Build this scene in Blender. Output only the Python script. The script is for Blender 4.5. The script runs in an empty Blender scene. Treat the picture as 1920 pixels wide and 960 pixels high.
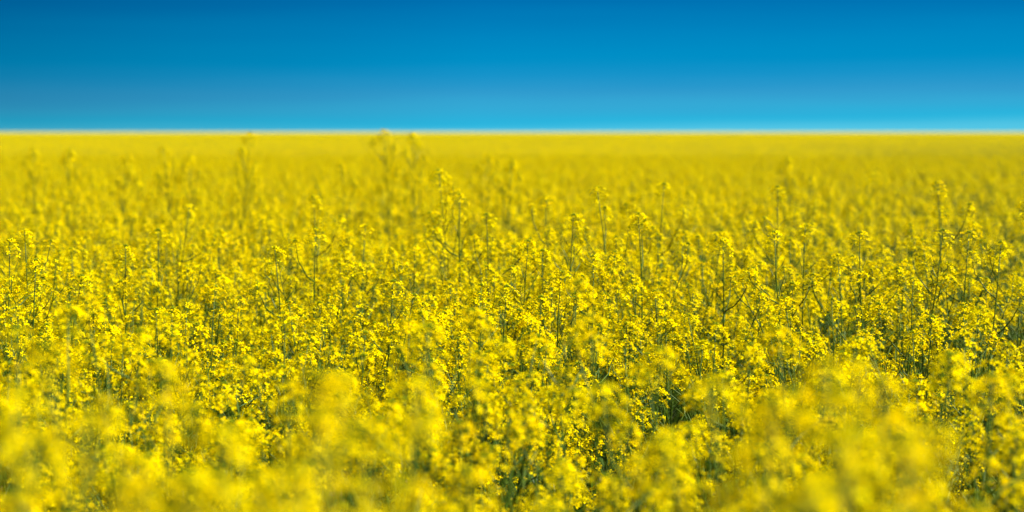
import bpy, math, random
import numpy as np
from mathutils import Matrix, Vector

R = math.radians
rng = np.random.default_rng(7)
random.seed(7)
scene = bpy.context.scene
C = scene.collection

# ------------------------------------------------------------------ camera
CAM_H = 1.70
LENS = 85.0
FPX = LENS / 36.0 * 1920.0
PITCH = math.atan((480 - 247) / FPX)
cd = bpy.data.cameras.new("camera")
cam = bpy.data.objects.new("camera", cd)
C.objects.link(cam)
cd.lens = LENS
cd.sensor_width = 36.0
cd.sensor_fit = 'HORIZONTAL'
cd.clip_start = 0.05
cd.clip_end = 12000
cam.location = (0, 0, CAM_H)
cam.rotation_euler = (math.pi / 2 - PITCH, 0, 0)
cd.dof.use_dof = True
cd.dof.focus_distance = 6.5
cd.dof.aperture_fstop = 3.6
scene.camera = cam

# ------------------------------------------------------------------ sky, sun, exposure
EXPO = 1.28
SUN_EL, SUN_AZ = R(50), R(104)          # azimuth clockwise from the view direction (+Y): the sun stands to the right
w = bpy.data.worlds.new("World")
scene.world = w
w.use_nodes = True
nt = w.node_tree
for n in list(nt.nodes):
    nt.nodes.remove(n)
N = nt.nodes.new
L = nt.links.new
wo = N('ShaderNodeOutputWorld')
bg = N('ShaderNodeBackground')
bg.inputs['Strength'].default_value = 0.05
L(bg.outputs[0], wo.inputs[0])
sky = N('ShaderNodeTexSky')
sky.sky_type = 'NISHITA'
sky.sun_disc = False
sky.sun_elevation = SUN_EL
sky.sun_rotation = SUN_AZ
sky.dust_density = 0.3
sky.ozone_density = 3.0


def m_(op, a, b=None, c=None, clamp=False):
    n = N('ShaderNodeMath')
    n.operation = op
    n.use_clamp = clamp
    for i, v in enumerate((a, b, c)):
        if v is None:
            continue
        if isinstance(v, (int, float)):
            n.inputs[i].default_value = v
        else:
            L(v, n.inputs[i])
    return n.outputs[0]


def lin(c):
    c = c / 255.0
    return c / 12.92 if c <= 0.04045 else ((c + 0.055) / 1.055) ** 2.4


tc = N('ShaderNodeTexCoord')
sp = N('ShaderNodeSeparateXYZ')
L(tc.outputs['Generated'], sp.inputs[0])
mp = N('ShaderNodeMapping')
mp.inputs['Scale'].default_value = (3.0, 3.0, 70.0)
L(tc.outputs['Generated'], mp.inputs[0])
nz = N('ShaderNodeTexNoise')
nz.inputs['Scale'].default_value = 1.6
nz.inputs['Detail'].default_value = 3.0
L(mp.outputs[0], nz.inputs['Vector'])
# deep, dry, polarised spring sky: colour by elevation, faint thin veils
e = m_('DIVIDE', sp.outputs['Z'], 0.0545)
e2 = m_('ADD', e, m_('MULTIPLY', m_('SUBTRACT', nz.outputs['Fac'], 0.5), 0.16))
e3 = m_('SUBTRACT', e2, m_('MULTIPLY', sp.outputs['X'], 0.2))
cr = N('ShaderNodeValToRGB')
stops = [(0.0, (84, 196, 226)), (0.09, (40, 179, 219)), (0.19, (52, 167, 211)), (0.30, (48, 154, 204)), (0.42, (22, 146, 200)),
         (0.56, (0, 141, 196)), (0.76, (0, 130, 189)), (0.98, (0, 112, 176)), (1.6, (0, 98, 160)), (2.4, (0, 84, 146))]
el = cr.color_ramp.elements
while len(el) < len(stops):
    el.new(0.5)
for q, (p, c) in zip(el, stops):
    q.position = p / 2.5
    q.color = (lin(c[0]), lin(c[1]), lin(c[2]), 1)
L(m_('DIVIDE', e3, 2.5, clamp=True), cr.inputs[0])
side = m_('MULTIPLY_ADD', sp.outputs['X'], 1.5, 1.05)
side = m_('MINIMUM', m_('MAXIMUM', side, 0.66), 1.03)
sc1 = N('ShaderNodeVectorMath')
sc1.operation = 'SCALE'
L(cr.outputs[0], sc1.inputs[0])
L(m_('MULTIPLY', side, 20.0 / 2 ** EXPO), sc1.inputs['Scale'])
mx = N('ShaderNodeMix')
mx.data_type = 'RGBA'
L(m_('DIVIDE', m_('SUBTRACT', sp.outputs['Z'], 0.08), 0.25, clamp=True), mx.inputs[0])
L(sc1.outputs[0], mx.inputs[6])
L(sky.outputs[0], mx.inputs[7])
L(mx.outputs[2], bg.inputs['Color'])

sd = bpy.data.lights.new("sun", 'SUN')
sd.energy = 4.4
sd.angle = R(0.5)
sd.color = (1.0, 0.95, 0.80)
sun = bpy.data.objects.new("sun", sd)
C.objects.link(sun)
dsun = Vector((math.sin(SUN_AZ) * math.cos(SUN_EL), math.cos(SUN_AZ) * math.cos(SUN_EL), math.sin(SUN_EL)))
sun.rotation_euler = dsun.to_track_quat('Z', 'Y').to_euler()
sun.location = (20, -5, 30)

vs = scene.view_settings
vs.view_transform = 'Standard'
vs.look = 'None'
vs.exposure = EXPO
vs.gamma = 1.0
vs.use_curve_mapping = False
scene.cycles.max_bounces = 7
scene.cycles.diffuse_bounces = 4
scene.cycles.glossy_bounces = 2
scene.cycles.transmission_bounces = 5


# ------------------------------------------------------------------ materials
def leafy(name, ca, cb, rough, transl, spec=0.3, tscale=60.0, tcol=None, fill=0.0):
    m = bpy.data.materials.new(name)
    m.use_nodes = True
    t = m.node_tree
    for n in list(t.nodes):
        t.nodes.remove(n)
    out = t.nodes.new('ShaderNodeOutputMaterial')
    p = t.nodes.new('ShaderNodeBsdfPrincipled')
    p.inputs['Roughness'].default_value = rough
    p.inputs['Specular IOR Level'].default_value = spec
    g = t.nodes.new('ShaderNodeNewGeometry')
    oi = t.nodes.new('ShaderNodeObjectInfo')
    nse = t.nodes.new('ShaderNodeTexNoise')
    nse.inputs['Scale'].default_value = tscale
    nse.inputs['Detail'].default_value = 2
    t.links.new(g.outputs['Position'], nse.inputs['Vector'])
    a = t.nodes.new('ShaderNodeMath')
    a.operation = 'MULTIPLY_ADD'
    t.links.new(oi.outputs['Random'], a.inputs[0])
    a.inputs[1].default_value = 0.35
    a.inputs[2].default_value = -0.17
    b = t.nodes.new('ShaderNodeMath')
    b.operation = 'MULTIPLY_ADD'
    t.links.new(nse.outputs['Fac'], b.inputs[0])
    b.inputs[1].default_value = 2.2
    b.inputs[2].default_value = -0.6
    s = t.nodes.new('ShaderNodeMath')
    s.operation = 'ADD'
    s.use_clamp = True
    t.links.new(a.outputs[0], s.inputs[0])
    t.links.new(b.outputs[0], s.inputs[1])
    mix = t.nodes.new('ShaderNodeMix')
    mix.data_type = 'RGBA'
    t.links.new(s.outputs[0], mix.inputs[0])
    mix.inputs[6].default_value = (*ca, 1)
    mix.inputs[7].default_value = (*cb, 1)
    t.links.new(mix.outputs[2], p.inputs['Base Color'])
    if transl > 0:
        tr = t.nodes.new('ShaderNodeBsdfTranslucent')
        if tcol:
            tr.inputs['Color'].default_value = (*tcol, 1)
        else:
            t.links.new(mix.outputs[2], tr.inputs['Color'])
        ms = t.nodes.new('ShaderNodeMixShader')
        ms.inputs[0].default_value = transl
        t.links.new(p.outputs[0], ms.inputs[1])
        t.links.new(tr.outputs[0], ms.inputs[2])
        t.links.new(ms.outputs[0], out.inputs[0])
    else:
        t.links.new(p.outputs[0], out.inputs[0])
    return m


M_PETAL = leafy('petal_yellow', (0.91, 0.78, 0.0), (0.92, 0.62, 0.0), 0.8, 0.36, 0.0, 70.0)
M_STEM = leafy('stem_green', (0.035, 0.075, 0.004), (0.065, 0.115, 0.004), 0.5, 0.0, 0.2, 30.0)
M_BUD = leafy('bud_green', (0.22, 0.26, 0.002), (0.12, 0.19, 0.003), 0.6, 0.15, 0.08, 90.0)
M_POD = leafy('pod_green', (0.05, 0.10, 0.004), (0.09, 0.14, 0.004), 0.45, 0.1, 0.3, 40.0)
M_LEAF = leafy('leaf_green', (0.024, 0.065, 0.004), (0.045, 0.10, 0.006), 0.5, 0.25, 0.25, 14.0)
MATS = [M_PETAL, M_STEM, M_BUD, M_POD, M_LEAF]
PETAL, STEM, BUD, POD, LEAF = range(5)


# ------------------------------------------------------------------ mesh collector
class Geo:
    def __init__(s):
        s.v, s.f, s.m, s.n = [], [], [], 0

    def add(s, verts, faces, mat):
        s.v.append(np.asarray(verts, float).reshape(-1, 3))
        for f in faces:
            s.f.append(tuple(i + s.n for i in f))
            s.m.append(mat)
        s.n += len(s.v[-1])

    def merge(s, g, M=None):
        vv = g.verts()
        if M is not None:
            A = np.array(M)
            vv = vv @ A[:3, :3].T + A[:3, 3]
        s.v.append(vv)
        k = s.n
        s.f.extend([tuple(i + k for i in f) for f in g.f])
        s.m.extend(g.m)
        s.n += len(vv)

    def verts(s):
        return np.vstack(s.v) if s.v else np.zeros((0, 3))

    def mesh(s, name, smooth=True):
        me = bpy.data.meshes.new(name)
        used = sorted(set(s.m))
        me.from_pydata(s.verts().tolist(), [], s.f)
        for u in used:
            me.materials.append(MATS[u])
        me.polygons.foreach_set('material_index', [used.index(q) for q in s.m])
        me.polygons.foreach_set('use_smooth', [smooth] * len(s.f))
        me.update()
        return me


def frame(d):
    d = np.asarray(d, float)
    d = d / np.linalg.norm(d)
    a = np.array([0, 0, 1.0]) if abs(d[2]) < 0.9 else np.array([1.0, 0, 0])
    x = np.cross(a, d)
    x /= np.linalg.norm(x)
    return x, np.cross(d, x), d


def tube(g, pts, rads, mat, sides=5):
    pts = [np.asarray(p, float) for p in pts]
    V = []
    for i, p in enumerate(pts):
        d = pts[min(i + 1, len(pts) - 1)] - pts[max(i - 1, 0)]
        x, y, _ = frame(d)
        for k in range(sides):
            a = 2 * math.pi * k / sides
            V.append(p + (x * math.cos(a) + y * math.sin(a)) * rads[i])
    F = []
    for i in range(len(pts) - 1):
        for k in range(sides):
            k2 = (k + 1) % sides
            F.append((i * sides + k, i * sides + k2, (i + 1) * sides + k2, (i + 1) * sides + k))
    F.append(tuple(range((len(pts) - 1) * sides, len(pts) * sides)))
    g.add(V, F, mat)


def seed(g, p, d, ln, r, mat):
    """an elongated six-point bud"""
    x, y, z = frame(d)
    V = [p]
    for k in range(4):
        a = math.pi / 2 * k
        V.append(p + z * ln * 0.5 + (x * math.cos(a) + y * math.sin(a)) * r)
    V.append(p + z * ln)
    F = [(0, 1 + (k + 1) % 4, 1 + k) for k in range(4)] + [(5, 1 + k, 1 + (k + 1) % 4) for k in range(4)]
    g.add(V, F, mat)


def flower(g, p, d, size, r, low=False):
    """four obovate petals in a cross, reflexed at the tip, with a green-yellow eye"""
    x, y, z = frame(d)
    rot = r.uniform(0, math.pi / 2)
    openess = r.uniform(0.3, 1.3)
    for k in range(4):
        a = rot + k * math.pi / 2 + r.normal(0, 0.13)
        u = x * math.cos(a) + y * math.sin(a)
        v = -x * math.sin(a) + y * math.cos(a)
        s = size * r.uniform(0.85, 1.12)
        lift = openess + r.normal(0, 0.12)
        tw = r.normal(0, 0.22)
        v = v * math.cos(tw) + z * math.sin(tw)

        def P(t, w_, h_):
            return p + u * (t * s) + v * (w_ * s) + z * (h_ * s * lift)
        if low:
            V = [P(0.05, 0, 0), P(0.65, -0.36, 0.35), P(1.02, 0, 0.35), P(0.65, 0.36, 0.35)]
            g.add(V, [(0, 1, 2, 3)], PETAL)
        else:
            V = [P(0.06, -0.05, 0), P(0.06, 0.05, 0), P(0.50, -0.24, 0.42), P(0.50, 0.24, 0.42), P(0.45, 0, 0.30),
                 P(0.86, -0.29, 0.50), P(0.86, 0.29, 0.50), P(0.90, 0, 0.38), P(1.03, 0, 0.30)]
            g.add(V, [(0, 4, 2), (0, 1, 4), (1, 3, 4), (2, 4, 7, 5), (4, 3, 6, 7), (5, 7, 8), (7, 6, 8)], PETAL)
    if not low:
        seed(g, p - z * size * 0.10, z, size * 0.62, size * 0.12, BUD)


def raceme(r, nfl, spread=0.020, low=False, gone=0.0):
    """flower head round the tip of a stalk; +Z along the stalk, tip of the stalk at the origin. The bud tip is a mesh of its own."""
    g, b = Geo(), Geo()
    nb = 7 if low else 15
    for i in range(nb):
        a = i * 2.39996
        rr = 0.0068 * math.sqrt((i + 0.5) / nb) * r.uniform(.8, 1.2)
        d = np.array([math.cos(a) * rr * 90, math.sin(a) * rr * 90, 1.0])
        seed(b, np.array([math.cos(a) * rr * .8, math.sin(a) * rr * .8, 0.006 - rr * 0.7]), d, 0.0065, 0.0016, BUD)
    ht = 0.012 + 0.0011 * nfl
    for i in range(nfl):
        t = (i + r.uniform(0, 1)) / nfl
        a = i * 2.39996 + r.normal(0, 0.35)
        z0 = -0.002 - t * ht
        ln = (0.011 + (spread - 0.004) * min(1, t * 2.2)) * r.uniform(0.85, 1.2)
        up = 0.75 - 0.75 * t + r.normal(0, 0.12)
        d = np.array([math.cos(a), math.sin(a), up])
        d /= np.linalg.norm(d)
        p0 = np.array([0, 0, z0])
        p1 = p0 + d * ln
        if not low:
            tube(g, [p0, p0 + d * ln * .55 - np.array([0, 0, .0006]), p1], [.0006, .00055, .0008], BUD, 3)
        if r.uniform() < gone:
            continue
        fd = d * 0.7 + np.array([0, 0, 0.55]) + r.normal(0, 0.28, 3)
        flower(g, p1, fd, r.uniform(0.0068, 0.0092) * (0.85 + 0.15 * t), r, low)
    return g, b


def pods(r, n, z0, z1, young=1.0):
    """pods on slender stalks along the stalk below a head, top of the stalk at the origin"""
    g = Geo()
    for i in range(n):
        t = (i + r.uniform(0, .8)) / n
        a = i * 2.39996 + r.normal(0, .3)
        p0 = np.array([0, 0, z0 + (z1 - z0) * t])
        el_ = R(r.uniform(18, 50))
        d = np.array([math.cos(a) * math.cos(el_), math.sin(a) * math.cos(el_), math.sin(el_)])
        l1 = r.uniform(.014, .022)
        p1 = p0 + d * l1
        el2 = el_ + R(r.uniform(5, 30))
        d2 = np.array([math.cos(a) * math.cos(el2), math.sin(a) * math.cos(el2), math.sin(el2)])
        l2 = (0.012 + 0.042 * t) * r.uniform(.7, 1.2) * young
        tube(g, [p0, p1], [.0007, .0006], POD, 3)
        rr = 0.0009 + 0.0012 * t
        l2 *= 1.25
        tube(g, [p1, p1 + d2 * l2 * .2, p1 + d2 * l2 * .55 + np.array([0, 0, .001]), p1 + d2 * l2 * .85 + np.array([0, 0, .003]), p1 + d2 * l2 + np.array([0, 0, .006])],
             [.0006, rr, rr, rr * .8, .0002], POD, 4)
    return g


def leaf(r, ln, wd):
    """lance-shaped leaf along +X, folded along its midrib, drooping at the tip"""
    g = Geo()
    V = []
    prof = [0.25, .55, .9, 1.0, .8, .45, .04]
    for i, q in enumerate(prof):
        t = i / (len(prof) - 1)
        x = ln * t
        z = ln * (0.28 * t - 0.42 * t * t)
        wv = wd * .5 * q * r.uniform(.88, 1.1)
        V += [(x, -wv, z + wv * .45), (x, 0, z), (x, wv, z + wv * .45)]
    F = []
    for i in range(len(prof) - 1):
        a = i * 3
        F += [(a, a + 3, a + 4, a + 1), (a + 1, a + 4, a + 5, a + 2)]
    g.add(V, F, LEAF)
    return g


# shared shapes
HEADS = []        # (flower mesh geo, bud geo, fullness)
for k, (nf, sp_, gn) in enumerate([(32, .022, 0), (28, .020, 0), (30, .021, .03), (23, .018, 0), (19, .017, .1), (14, .017, .12), (10, .015, .1), (26, .021, .1)]):
    HEADS.append(raceme(rng, nf, sp_, False, gn))
PODS = [pods(rng, 9, -.065, -.24), pods(rng, 12, -.07, -.32), pods(rng, 7, -.06, -.19), pods(rng, 15, -.06, -.34)]
LEAVES = [leaf(rng, .075, .016), leaf(rng, .11, .026), leaf(rng, .17, .05), leaf(rng, .22, .075)]
LOW_HEADS = [raceme(rng, nf, .021, True) for nf in (17, 13, 9)]


def tip_matrix(p, d, rz, s=1.0):
    q = Vector(d).to_track_quat('Z', 'Y').to_matrix().to_4x4()
    return Matrix.Translation(Vector(p)) @ q @ Matrix.Rotation(rz, 4, 'Z') @ Matrix.Scale(s, 4)


def plant_design(r, H=1.25, nbr=7, full=1.0, podded=0.4, zone=.62):
    """returns the stem Geo and lists of (index, matrix) for heads, pod clusters, leaves"""
    g = Geo()
    heads, pcs, lvs = [], [], []
    lean = r.normal(0, .035, 2)
    bow = r.normal(0, .02, 2)

    def stem_pt(z):
        t = z / H
        return np.array([lean[0] * t * t + bow[0] * math.sin(t * 5.2), lean[1] * t * t + bow[1] * math.sin(t * 4.6 + 1) - bow[1] * math.sin(1), z])
    zs = np.linspace(0, H, 11)
    tube(g, [stem_pt(z) for z in zs], [.0052 * (1 - z / H) ** .9 + .0011 for z in zs], STEM, 6)
    d = stem_pt(H) - stem_pt(H - .08)
    if H > 1.5:
        full = 1.6

    def pick(base):
        v = r.uniform() * (1.35 - .35 * full)
        if v < .5 * full:
            return int(r.integers(0, 3))
        if v < .85:
            return int(r.choice([3, 4, 7]))
        return int(r.choice([5, 6]))
    heads.append((pick(0), tip_matrix(stem_pt(H), d, r.uniform(0, 6.28), r.uniform(1.0, 1.18) * (1.1 if H > 1.5 else 1))))
    if r.uniform() < podded + .25:
        pcs.append((int(r.integers(0, 4)), tip_matrix(stem_pt(H), d, r.uniform(0, 6.28))))
    a0 = r.uniform(0, 6.28)
    for k in range(nbr):
        t = (k + r.uniform(.1, .9)) / nbr
        zb = H - .16 - t * zone
        az = a0 + k * 2.39996 + r.normal(0, .3)
        ztip = H - .015 - .05 * r.uniform() - t * .30 * r.uniform(.6, 1.25)
        if r.uniform() < .25:
            ztip -= .14
        ztip = max(ztip, zb + .10)
        rise = ztip - zb
        out = (.065 + .20 * rise) * r.uniform(.8, 1.5) * (.6 if H > 1.5 else 1)
        b = stem_pt(zb)
        u = np.array([math.cos(az), math.sin(az), 0])
        n = 6
        pts = [b + u * out * (1 - (1 - q) ** 1.8) + np.array([0, 0, rise * (q ** 1.12)]) + r.normal(0, .003, 3) * (q > 0) for q in np.linspace(0, 1, n)]
        tube(g, pts, [.0023 - .0013 * q for q in np.linspace(0, 1, n)], STEM, 5)
        dd = pts[-1] - pts[-2]
        if full > .6 or r.uniform() < .5:
            heads.append((pick(1), tip_matrix(pts[-1], dd, r.uniform(0, 6.28), r.uniform(.85, 1.1))))
        if r.uniform() < podded and rise > .25:
            pcs.append((int(r.integers(0, 4)), tip_matrix(pts[-1], dd, r.uniform(0, 6.28), .9)))
        if r.uniform() < .55 and rise > .2:      # side shoot
            q0 = pts[n // 2]
            az2 = az + r.choice([-1, 1]) * r.uniform(.7, 1.3)
            u2 = np.array([math.cos(az2), math.sin(az2), 0])
            rs = rise * r.uniform(.25, .42)
            p2 = [q0 + u2 * .05 * (1 - (1 - q) ** 2) + np.array([0, 0, rs * q]) for q in (0, .4, .75, 1)]
            tube(g, p2, [.0018, .0015, .0012, .001], STEM, 4)
            if full > .6 or r.uniform() < .25:
                heads.append((int(r.choice([3, 4, 5, 6])), tip_matrix(p2[-1], p2[-1] - p2[-2], r.uniform(0, 6.28), r.uniform(.8, 1.0))))
        if k % 2 == 0 and t > .3 and H < 1.4:
            M = Matrix.Translation(Vector(b)) @ Matrix.Rotation(az + .2, 4, 'Z') @ Matrix.Rotation(-R(r.uniform(15, 60)), 4, 'Y')
            lvs.append((int(t > .4) + int(t > .75), M))
    for k in range(3):
        zb = r.uniform(.15, H - .62)
        M = Matrix.Translation(Vector(stem_pt(zb))) @ Matrix.Rotation(a0 + k * 2.1, 4, 'Z') @ Matrix.Rotation(-R(r.uniform(5, 45)), 4, 'Y')
        lvs.append((3 if zb < .45 else 2, M))
    return g, heads, pcs, lvs


def flatten(design, low=False):
    g, hs, ps, ls = design
    o = Geo()
    o.merge(g)
    for i, M in hs:
        if low:
            a, b = LOW_HEADS[0 if i < 3 or i == 7 else (1 if i < 5 else 2)]
        else:
            a, b = HEADS[i]
        o.merge(a, M)
        o.merge(b, M)
    for i, M in ps:
        o.merge(PODS[i], M)
    for i, M in ls:
        o.merge(LEAVES[i], M)
    return o


NV = 12
DESIGNS = []
for k in range(NV):
    nbr = [8, 7, 9, 7, 8, 6, 9, 7, 8, 6, 5, 6][k]
    full = 1.0 if k < 9 else 0.25
    podded = [.25, .3, .2, .35, .25, .4, .2, .3, .25, .6, .9, .8][k]
    DESIGNS.append(plant_design(rng, 1.25, nbr, full, podded))
# slender standouts, used for the tall single plants
for k in range(4):
    DESIGNS.append(plant_design(rng, 1.25, [4, 5, 5, 4][k], .9, [.7, .5, .9, .6][k]))


# taller plants, grown tall rather than stretched
for k in range(3):
    DESIGNS.append(plant_design(rng, 1.42, [6, 7, 6][k], 1.0, [.5, .3, .6][k], .5))
for k in range(4):
    DESIGNS.append(plant_design(rng, 1.56, [7, 8, 7, 8][k], 1.1, .15, .36))
H_OF = [1.25] * 16 + [1.42] * 3 + [1.56] * 4


# ------------------------------------------------------------------ ground
def plain(name, ca, cb, scale, rough=.9, bump=.3):
    m = bpy.data.materials.new(name)
    m.use_nodes = True
    t = m.node_tree
    p = t.nodes['Principled BSDF']
    p.inputs['Roughness'].default_value = rough
    g = t.nodes.new('ShaderNodeNewGeometry')
    n1 = t.nodes.new('ShaderNodeTexNoise')
    n1.inputs['Scale'].default_value = scale
    n1.inputs['Detail'].default_value = 6
    t.links.new(g.outputs['Position'], n1.inputs['Vector'])
    r_ = t.nodes.new('ShaderNodeValToRGB')
    r_.color_ramp.elements[0].position = .35
    r_.color_ramp.elements[1].position = .65
    r_.color_ramp.elements[0].color = (*ca, 1)
    r_.color_ramp.elements[1].color = (*cb, 1)
    t.links.new(n1.outputs['Fac'], r_.inputs[0])
    t.links.new(r_.outputs[0], p.inputs['Base Color'])
    b = t.nodes.new('ShaderNodeBump')
    b.inputs['Strength'].default_value = bump
    t.links.new(n1.outputs['Fac'], b.inputs['Height'])
    t.links.new(b.outputs[0], p.inputs['Normal'])
    return m


M_SOIL = plain('soil', (.06, .045, .028), (.11, .085, .05), 9.0)
me = bpy.data.meshes.new('ground')
gx = [-6000, -300, -40, -10, 0, 10, 40, 300, 6000]
gy = [-300, -20, 0, 5, 10, 20, 60, 200, 800, 9000]
V = [(x, y, 0) for y in gy for x in gx]
F = [(j * 9 + i, j * 9 + i + 1, (j + 1) * 9 + i + 1, (j + 1) * 9 + i) for j in range(len(gy) - 1) for i in range(8)]
me.from_pydata(V, [], F)
me.materials.append(M_SOIL)
ground = bpy.data.objects.new('ground', me)
C.objects.link(ground)
ground['kind'] = 'structure'


# ------------------------------------------------------------------ where the plants stand
def world_at(px, py, dist):
    """point on the ray through a photograph pixel at depth dist (metres along +Y)"""
    u, v = (px - 960) / FPX, (480 - py) / FPX
    dy = math.cos(PITCH) + v * math.sin(PITCH)
    dz = -math.sin(PITCH) + v * math.cos(PITCH)
    k = dist / dy
    return u * k, dist, CAM_H + dz * k


def project(x, y, z):
    rz = z - CAM_H
    f = y * math.cos(PITCH) - rz * math.sin(PITCH)
    up = y * math.sin(PITCH) + rz * math.cos(PITCH)
    return 960 + FPX * x / f, 480 - FPX * up / f


def smooth_noise(x, y):
    return (math.sin(x * 1.7 + 1.3 * math.sin(y * .9)) + math.sin(y * 1.3 + 2.1 + 1.7 * math.sin(x * .7)) + .6 * math.sin(x * 4.1 + y * 3.3)) / 2.6


def canopy(x, y):
    return 1.205 + .035 * smooth_noise(x, y) + .05 * smooth_noise(x * 3.1 + 5, y * 2.3 + 9)


# the single plants the photograph lets one tell apart: (tip x, tip y, distance, design)
MARKS = [(469, 244, 11.0, 0), (720, 242, 11.5, 5), (775, 247, 11.5, 13), (62, 276, 12.5, 3), (130, 278, 12.0, 1), (307, 272, 12.0, 4), (355, 290, 12.0, 5),
         (823, 308, 8.6, 12), (1120, 343, 7.8, 13), (1025, 362, 8.4, 2), (1245, 340, 8.6, 13), (1458, 345, 8.4, 0), (1758, 338, 8.0, 13), (1925, 356, 6.9, 14),
         (355, 372, 8.4, 12), (592, 425, 7.1, 14), (515, 460, 6.8, 15), (296, 428, 7.4, 12), (235, 458, 7.0, 13), (1197, 398, 7.1, 14), (1075, 396, 7.3, 12),
         (990, 448, 6.9, 15), (912, 396, 7.6, 13), (862, 362, 8.0, 12), (1356, 445, 6.8, 13), (1452, 430, 6.7, 0), (1510, 418, 7.2, 12), (1612, 432, 6.7, 3),
         (1768, 422, 6.8, 15), (1817, 428, 6.9, 13), (1877, 445, 6.7, 14), (46, 428, 6.9, 14), (18, 446, 6.6, 15), (685, 418, 7.8, 4), (588, 365, 8.6, 13), (1052, 500, 6.2, 14),
         (1640, 310, 10.5, 5), (1290, 355, 9.5, 12), (960, 300, 11.0, 4), (640, 300, 11.5, 2), (915, 285, 12.5, 1), (1520, 330, 10.0, 12), (240, 290, 12.5, 7), (1475, 290, 12.5, 5),
         # out of focus, close to the lens
         (1085, 505, 3.7, 12), (1105, 583, 3.5, 5), (1545, 668, 2.5, 1), (1610, 662, 2.6, 7), (1490, 712, 2.4, 4), (1655, 705, 2.5, 2), (1570, 720, 2.2, 5), (598, 668, 2.2, 6), (640, 700, 2.4, 2), (308, 672, 2.7, 5), (805, 605, 3.1, 7), (885, 575, 3.6, 4),
         (88, 640, 2.6, 1), (30, 590, 3.0, 3), (545, 715, 3.0, 8), (906, 590, 3.6, 9), (128, 562, 3.6, 5), (1460, 600, 3.5, 3), (1240, 630, 3.1, 7),
         (270, 505, 4.0, 13), (160, 540, 3.7, 13), (420, 790, 2.2, 2), (160, 770, 2.1, 6), (1450, 740, 2.3, 8), (1860, 700, 2.9, 6), (1780, 660, 3.4, 4), (1330, 700, 2.7, 1),
         (30, 700, 2.1, 4), (1130, 700, 2.9, 3), (780, 700, 2.7, 2),
         (600, 760, 1.9, 0), (680, 790, 2.0, 1), (1600, 790, 1.95, 2), (1700, 820, 1.8, 5), (60, 800, 1.9, 7), (560, 860, 1.8, 4), (760, 880, 1.8, 6), (350, 850, 1.9, 8), (220, 870, 1.7, 0)]
near = []          # (x, y, height, design, yaw, tiltx, tilty)
for (px, py, dst, dsg) in MARKS:
    if 6 < dst < 9:
        dst *= .88
    dst *= 1.0 if dst < 2.8 else 1.22
    x, y, z = world_at(px, py, dst)
    if z > 1.54:
        dsg = 19 + dsg % 4
    elif z > 1.38:
        dsg = 16 + dsg % 3
    near.append((x, y, z - .012, dsg, rng.uniform(0, 6.28), rng.normal(0, .05), rng.normal(0, .07), True))

GAPS = [(-.52, 6.0, .27, .5), (-.45, 4.6, .22, .36), (-.77, 5.6, .18, .36), (.15, 5.3, .18, .4), (.77, 4.5, .2, .4), (.06, 3.7, .14, .28), (.45, 6.3, .18, .36)]
rest = []
cell = .198
DMAX = 50.0
ys = np.arange(-4.0, DMAX, cell)
cand = []
for y in ys:
    hw = .30 * max(y, 0) + 2.6
    for x in np.arange(-hw, hw, cell):
        xx = x + rng.uniform(-.48, .48) * cell
        yy = y + rng.uniform(-.48, .48) * cell
        cand.append((xx, yy))
for (x, y) in cand:
    if y < 1.35 and abs(x) < 1.1 and y > -.55:
        continue                                # the photographer's standing room
    if any((x - m[0]) ** 2 + (y - m[1]) ** 2 < (.13 ** 2) for m in near[:len(MARKS)]):
        continue
    # thin spots where the crop stands open and one looks down between the stems
    if any(((x - gx_) / ra) ** 2 + ((y - gy_) / rb) ** 2 < 1 for gx_, gy_, ra, rb in GAPS) and rng.uniform() < .7:
        continue
    if y < 12 and smooth_noise(x * 2.3 + 3, y * 1.9 + 1) > .62 and rng.uniform() < .45:
        continue
    if 1.8 < y < 4.5:
        qx = 960 + FPX * x / y
        if not (qx < 300 or 520 < qx < 730 or 1430 < qx) and rng.uniform() < (.62 if y < 3.8 else .3):
            continue
    # a plant must not stick up through the tips that were placed by hand close to the lens
    h = canopy(x, y) + rng.normal(0, .045 if y < 10 else .035)
    if rng.uniform() < .02:
        h += .07
    if y < 4.0:
        h = min(h, 1.27)
    greenish = (.12 if y < 9 else .04) + .9 * max(0, min(1, (x / max(y, 1.) - .05) / .13)) * (1 if y > 9 else .7)  # more podded plants to the right stand in for the light falling off there
    dsg = int(rng.integers(9, 12)) if rng.uniform() < greenish else int(rng.integers(0, 9))
    it = (x, y, h, dsg, rng.uniform(0, 6.28), rng.normal(0, .08), rng.normal(0, .08), False)
    inframe = y > 1.5 and abs(x) < .2118 * y + .10
    if inframe:
        pj = project(x, y, h)
        inframe = pj[1] < 1010
    if inframe:
        near.append(it)
    else:
        rest.append(it)
mark = near[:len(MARKS)]
others = sorted(near[len(MARKS):], key=lambda q: q[1])
NIND = 300
chosen = mark + others[:NIND - len(mark)]
rest += others[NIND - len(mark):]
print('individual plants', len(chosen), 'to distance', max(q[1] for q in chosen[len(mark):]), 'rest', len(rest))

# ------------------------------------------------------------------ the individual plants
head_me = [(a.mesh('flower_head'), b.mesh('bud_tip')) for a, b in HEADS]
pod_me = [p.mesh('pod_cluster') for p in PODS]
leaf_me = [l.mesh('leaf') for l in LEAVES]


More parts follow.
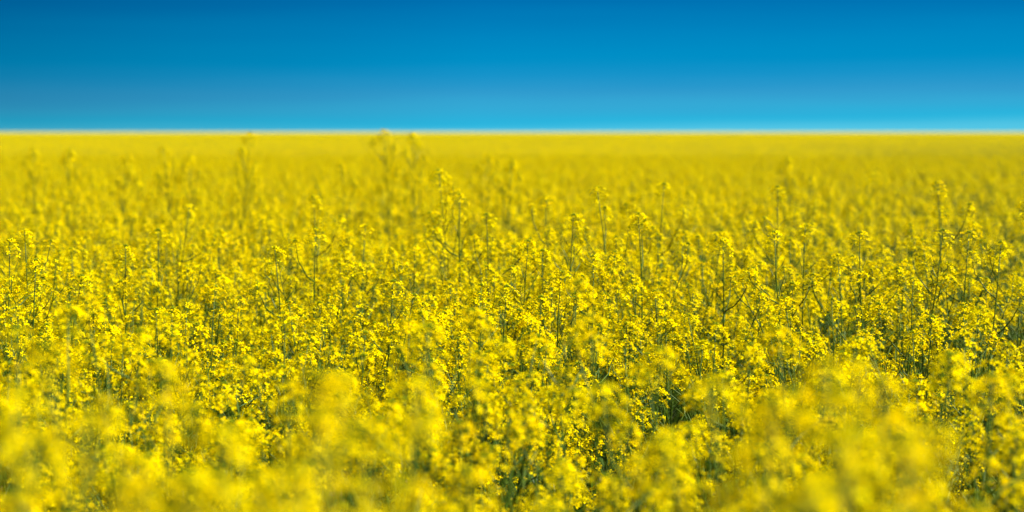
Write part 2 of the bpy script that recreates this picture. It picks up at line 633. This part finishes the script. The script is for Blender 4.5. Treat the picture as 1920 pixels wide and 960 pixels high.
def make_plant(design):
    g, hs, ps, ls = design
    root = bpy.data.objects.new('rapeseed_plant', None)
    root.empty_display_size = .1
    root['category'] = 'plant'
    root['group'] = 'rapeseed plants flowering in the field'
    kids = [bpy.data.objects.new('stem', g.mesh('stem'))]
    for i, M in hs:
        o = bpy.data.objects.new('flower_head', head_me[i][0])
        o.matrix_basis = M
        b = bpy.data.objects.new('bud_tip', head_me[i][1])
        b.parent = o
        kids.append(o)
    for i, M in ps:
        o = bpy.data.objects.new('pod_cluster', pod_me[i])
        o.matrix_basis = M
        kids.append(o)
    for i, M in ls:
        o = bpy.data.objects.new('leaf', leaf_me[i])
        o.matrix_basis = M
        kids.append(o)
    for o in kids:
        o.parent = root
    return root, kids


protos = [make_plant(d) for d in DESIGNS]
proto_used = [False] * len(protos)


def link_tree(root, kids):
    C.objects.link(root)
    for k in kids:
        C.objects.link(k)
        for s in k.children:
            C.objects.link(s)


def place(dsg):
    root, kids = protos[dsg]
    if not proto_used[dsg]:
        proto_used[dsg] = True
        link_tree(root, kids)
        return root
    r = root.copy()
    C.objects.link(r)
    for k in kids:
        c = k.copy()
        c.parent = r
        C.objects.link(c)
        for s in k.children:
            q = s.copy()
            q.parent = c
            C.objects.link(q)
    return r


ONES = 'zero one two three four five six seven eight nine ten eleven twelve thirteen fourteen fifteen sixteen seventeen eighteen nineteen'.split()
TENS = 'zero ten twenty thirty forty fifty sixty seventy eighty ninety'.split()


def word(n):
    if n >= 100:
        return 'a hundred'
    if n < 20:
        return ONES[n]
    return TENS[n // 10] + ('-' + ONES[n % 10] if n % 10 else '')


seen = {}
chosen_sorted = sorted(chosen, key=lambda q: q[1])
for (x, y, h, dsg, yaw, tx, ty, ismark) in chosen_sorted:
    r = place(dsg)
    s = h / H_OF[dsg]
    r.location = (x, y, 0)
    r.rotation_euler = (tx, ty, yaw)
    r.scale = (1, 1, s)
    if ismark:      # keep the tip on its spot
        pass
    t = Matrix.LocRotScale(r.location, r.rotation_euler, r.scale) @ DESIGNS[dsg][1][0][1].translation
    if ismark:
        r.location.x += x - t.x
        r.location.y += y - t.y
        t = Vector((x, y, t.z))
    px, py = project(t.x, t.y, t.z)
    ax, ay = int(round(px / 19.2)), int(round(py / 9.6))
    sharp = 'heavily blurred' if y < 3.5 else 'blurred' if y < 5.0 else 'sharp' if y < 10.5 else 'soft'
    kind = 'tall' if h > 1.36 else ('pod-bearing' if dsg in (9, 10, 11) else 'full-flowered')
    wx = 'level with the picture edge' if not 0 <= ax <= 100 else ''
    axw = ('just past the west border' if ax < 0 else 'just past the east border') if wx else word(ax) + ' percent across'
    ayw = word(max(0, min(100, ay))) + ' percent down' if ay <= 100 else 'below the frame'
    lab = f'{sharp} {kind} rapeseed plant, tip {axw} and {ayw}'
    if wx:
        lab = f'{sharp} {kind} rapeseed plant at the {"west" if ax < 0 else "east"} border, tip {ayw}'
    if lab in seen:
        seen[lab] += 1
        lab = lab.replace('rapeseed plant', ['', 'slightly farther', 'third farther', 'fourth farther', 'fifth farther'][min(4, seen[lab] - 1)] + ' rapeseed plant', 1)
    else:
        seen[lab] = 1
    r['label'] = lab

# ------------------------------------------------------------------ the rest of the field, one object
src = []
for k in range(NV):
    o = bpy.data.objects.new('plant_source', flatten(DESIGNS[k]).mesh('plant_source'))
    src.append(o)
PATCH = 3.0
for k in range(4):
    g = Geo()
    lows = [flatten(DESIGNS[(k * 3 + q) % 9], True) for q in range(3)]
    greens = [flatten((DESIGNS[9 + q][0], DESIGNS[9 + q][1][::2], DESIGNS[9 + q][2], DESIGNS[9 + q][3]), True) for q in range(2)]
    for i in range(14):
        for j in range(14):
            xx = (i + rng.uniform(-.5, .5)) * PATCH / 14 - PATCH / 2
            yy = (j + rng.uniform(-.5, .5)) * PATCH / 14 - PATCH / 2
            s = (canopy(xx * 3.1, yy * 2.3) - .01 + rng.normal(0, .04)) / 1.25
            M = Matrix.Translation((xx, yy, 0)) @ Matrix.Rotation(rng.uniform(0, 6.28), 4, 'Z') @ Matrix.Diagonal((1, 1, s, 1))
            isg = rng.uniform() < (.22, .28, .5, 1)[k]
            g.merge(greens[int(rng.integers(0, 2))] if isg else lows[int(rng.integers(0, 3))], M)
    o = bpy.data.objects.new('patch_source', g.mesh('patch_source'))
    src.append(o)

pts, rots, scls, idxs = [], [], [], []
for (x, y, h, dsg, yaw, tx, ty, _m) in rest:
    pts.append((x, y, 0))
    rots.append((tx, ty, yaw))
    scls.append((1, 1, h / 1.25))
    idxs.append(min(dsg, NV - 1))
y = DMAX + PATCH * .5 - .1
FAR = 600.0
while y < FAR:
    hw = .30 * y + 4
    x = -hw
    while x < hw:
        pts.append((x + rng.uniform(-.2, .2), y + rng.uniform(-.2, .2), 0))
        rots.append((0, 0, math.pi / 2 * int(rng.integers(0, 4))))
        scls.append((1.05, 1.05, rng.uniform(.97, 1.03)))
        side_ = max(0, min(1, (x / y - .03) / .14))  # greener to the right: greener crop there, and dimmer light put into the colour
        far_ = max(0, min(1, (y - 60) / 80)) * .6
        u_ = rng.uniform()
        idxs.append(NV + (3 if u_ < max(side_ * .9, far_) else 2 if u_ < max(side_, far_ + .2) else int(rng.integers(0, 3))))
        x += PATCH
    y += PATCH
me = bpy.data.meshes.new('flowering_crop')
me.from_pydata(pts, [], [])
a = me.attributes.new('rot', 'FLOAT_VECTOR', 'POINT')
a.data.foreach_set('vector', np.array(rots, dtype=np.float32).ravel())
a = me.attributes.new('scl', 'FLOAT_VECTOR', 'POINT')
a.data.foreach_set('vector', np.array(scls, dtype=np.float32).ravel())
a = me.attributes.new('idx', 'INT', 'POINT')
a.data.foreach_set('value', np.array(idxs, dtype=np.int32))
crop = bpy.data.objects.new('flowering_crop', me)
C.objects.link(crop)
crop['kind'] = 'stuff'
crop['label'] = 'yellow rapeseed crop in full flower stretching away to the straight horizon'
crop['category'] = 'crop'

# far canopy beyond the patches: uneven closed sheet of flower tops, part of the same object
M_FAR = plain('far_canopy', (.26, .26, .002), (.42, .36, .001), .35, .8, .0)
fm = bpy.data.meshes.new('far_canopy_source')
yy = [FAR - 3] + list(np.geomspace(FAR + 5, 8500, 40))
V, F = [], []
nx = 61
for j, y_ in enumerate(yy):
    for i in range(nx):
        x_ = (i / (nx - 1) * 2 - 1) * (.45 * y_ + 30)
        V.append((x_, y_, 1.14 + rng.uniform(-.03, .03)))
for j in range(len(yy) - 1):
    for i in range(nx - 1):
        F.append((j * nx + i, j * nx + i + 1, (j + 1) * nx + i + 1, (j + 1) * nx + i))
fm.from_pydata(V, [], F)
fm.materials.append(M_FAR)
far_src = bpy.data.objects.new('far_canopy_source', fm)

ng = bpy.data.node_groups.new('crop_scatter', 'GeometryNodeTree')
ng.interface.new_socket('Geometry', in_out='INPUT', socket_type='NodeSocketGeometry')
ng.interface.new_socket('Geometry', in_out='OUTPUT', socket_type='NodeSocketGeometry')
gi = ng.nodes.new('NodeGroupInput')
go = ng.nodes.new('NodeGroupOutput')
ip = ng.nodes.new('GeometryNodeInstanceOnPoints')
ip.inputs['Pick Instance'].default_value = True


def attr(nm, typ):
    n = ng.nodes.new('GeometryNodeInputNamedAttribute')
    n.data_type = typ
    n.inputs['Name'].default_value = nm
    return n.outputs['Attribute']


GL = ng.links.new
g2i = ng.nodes.new('GeometryNodeJoinGeometry')
for o in reversed(src):          # a join lists its links last-made first
    oi = ng.nodes.new('GeometryNodeObjectInfo')
    oi.inputs['Object'].default_value = o
    gt = ng.nodes.new('GeometryNodeGeometryToInstance')
    GL(oi.outputs['Geometry'], gt.inputs[0])
    GL(gt.outputs[0], g2i.inputs[0])
GL(gi.outputs[0], ip.inputs['Points'])
GL(g2i.outputs[0], ip.inputs['Instance'])
GL(attr('idx', 'INT'), ip.inputs['Instance Index'])
e2r = ng.nodes.new('FunctionNodeEulerToRotation')
GL(attr('rot', 'FLOAT_VECTOR'), e2r.inputs[0])
GL(e2r.outputs[0], ip.inputs['Rotation'])
GL(attr('scl', 'FLOAT_VECTOR'), ip.inputs['Scale'])
oi = ng.nodes.new('GeometryNodeObjectInfo')
oi.inputs['Object'].default_value = far_src
jn = ng.nodes.new('GeometryNodeJoinGeometry')
GL(ip.outputs[0], jn.inputs[0])
GL(oi.outputs['Geometry'], jn.inputs[0])
GL(jn.outputs[0], go.inputs[0])
md = crop.modifiers.new('scatter', 'NODES')
md.node_group = ng
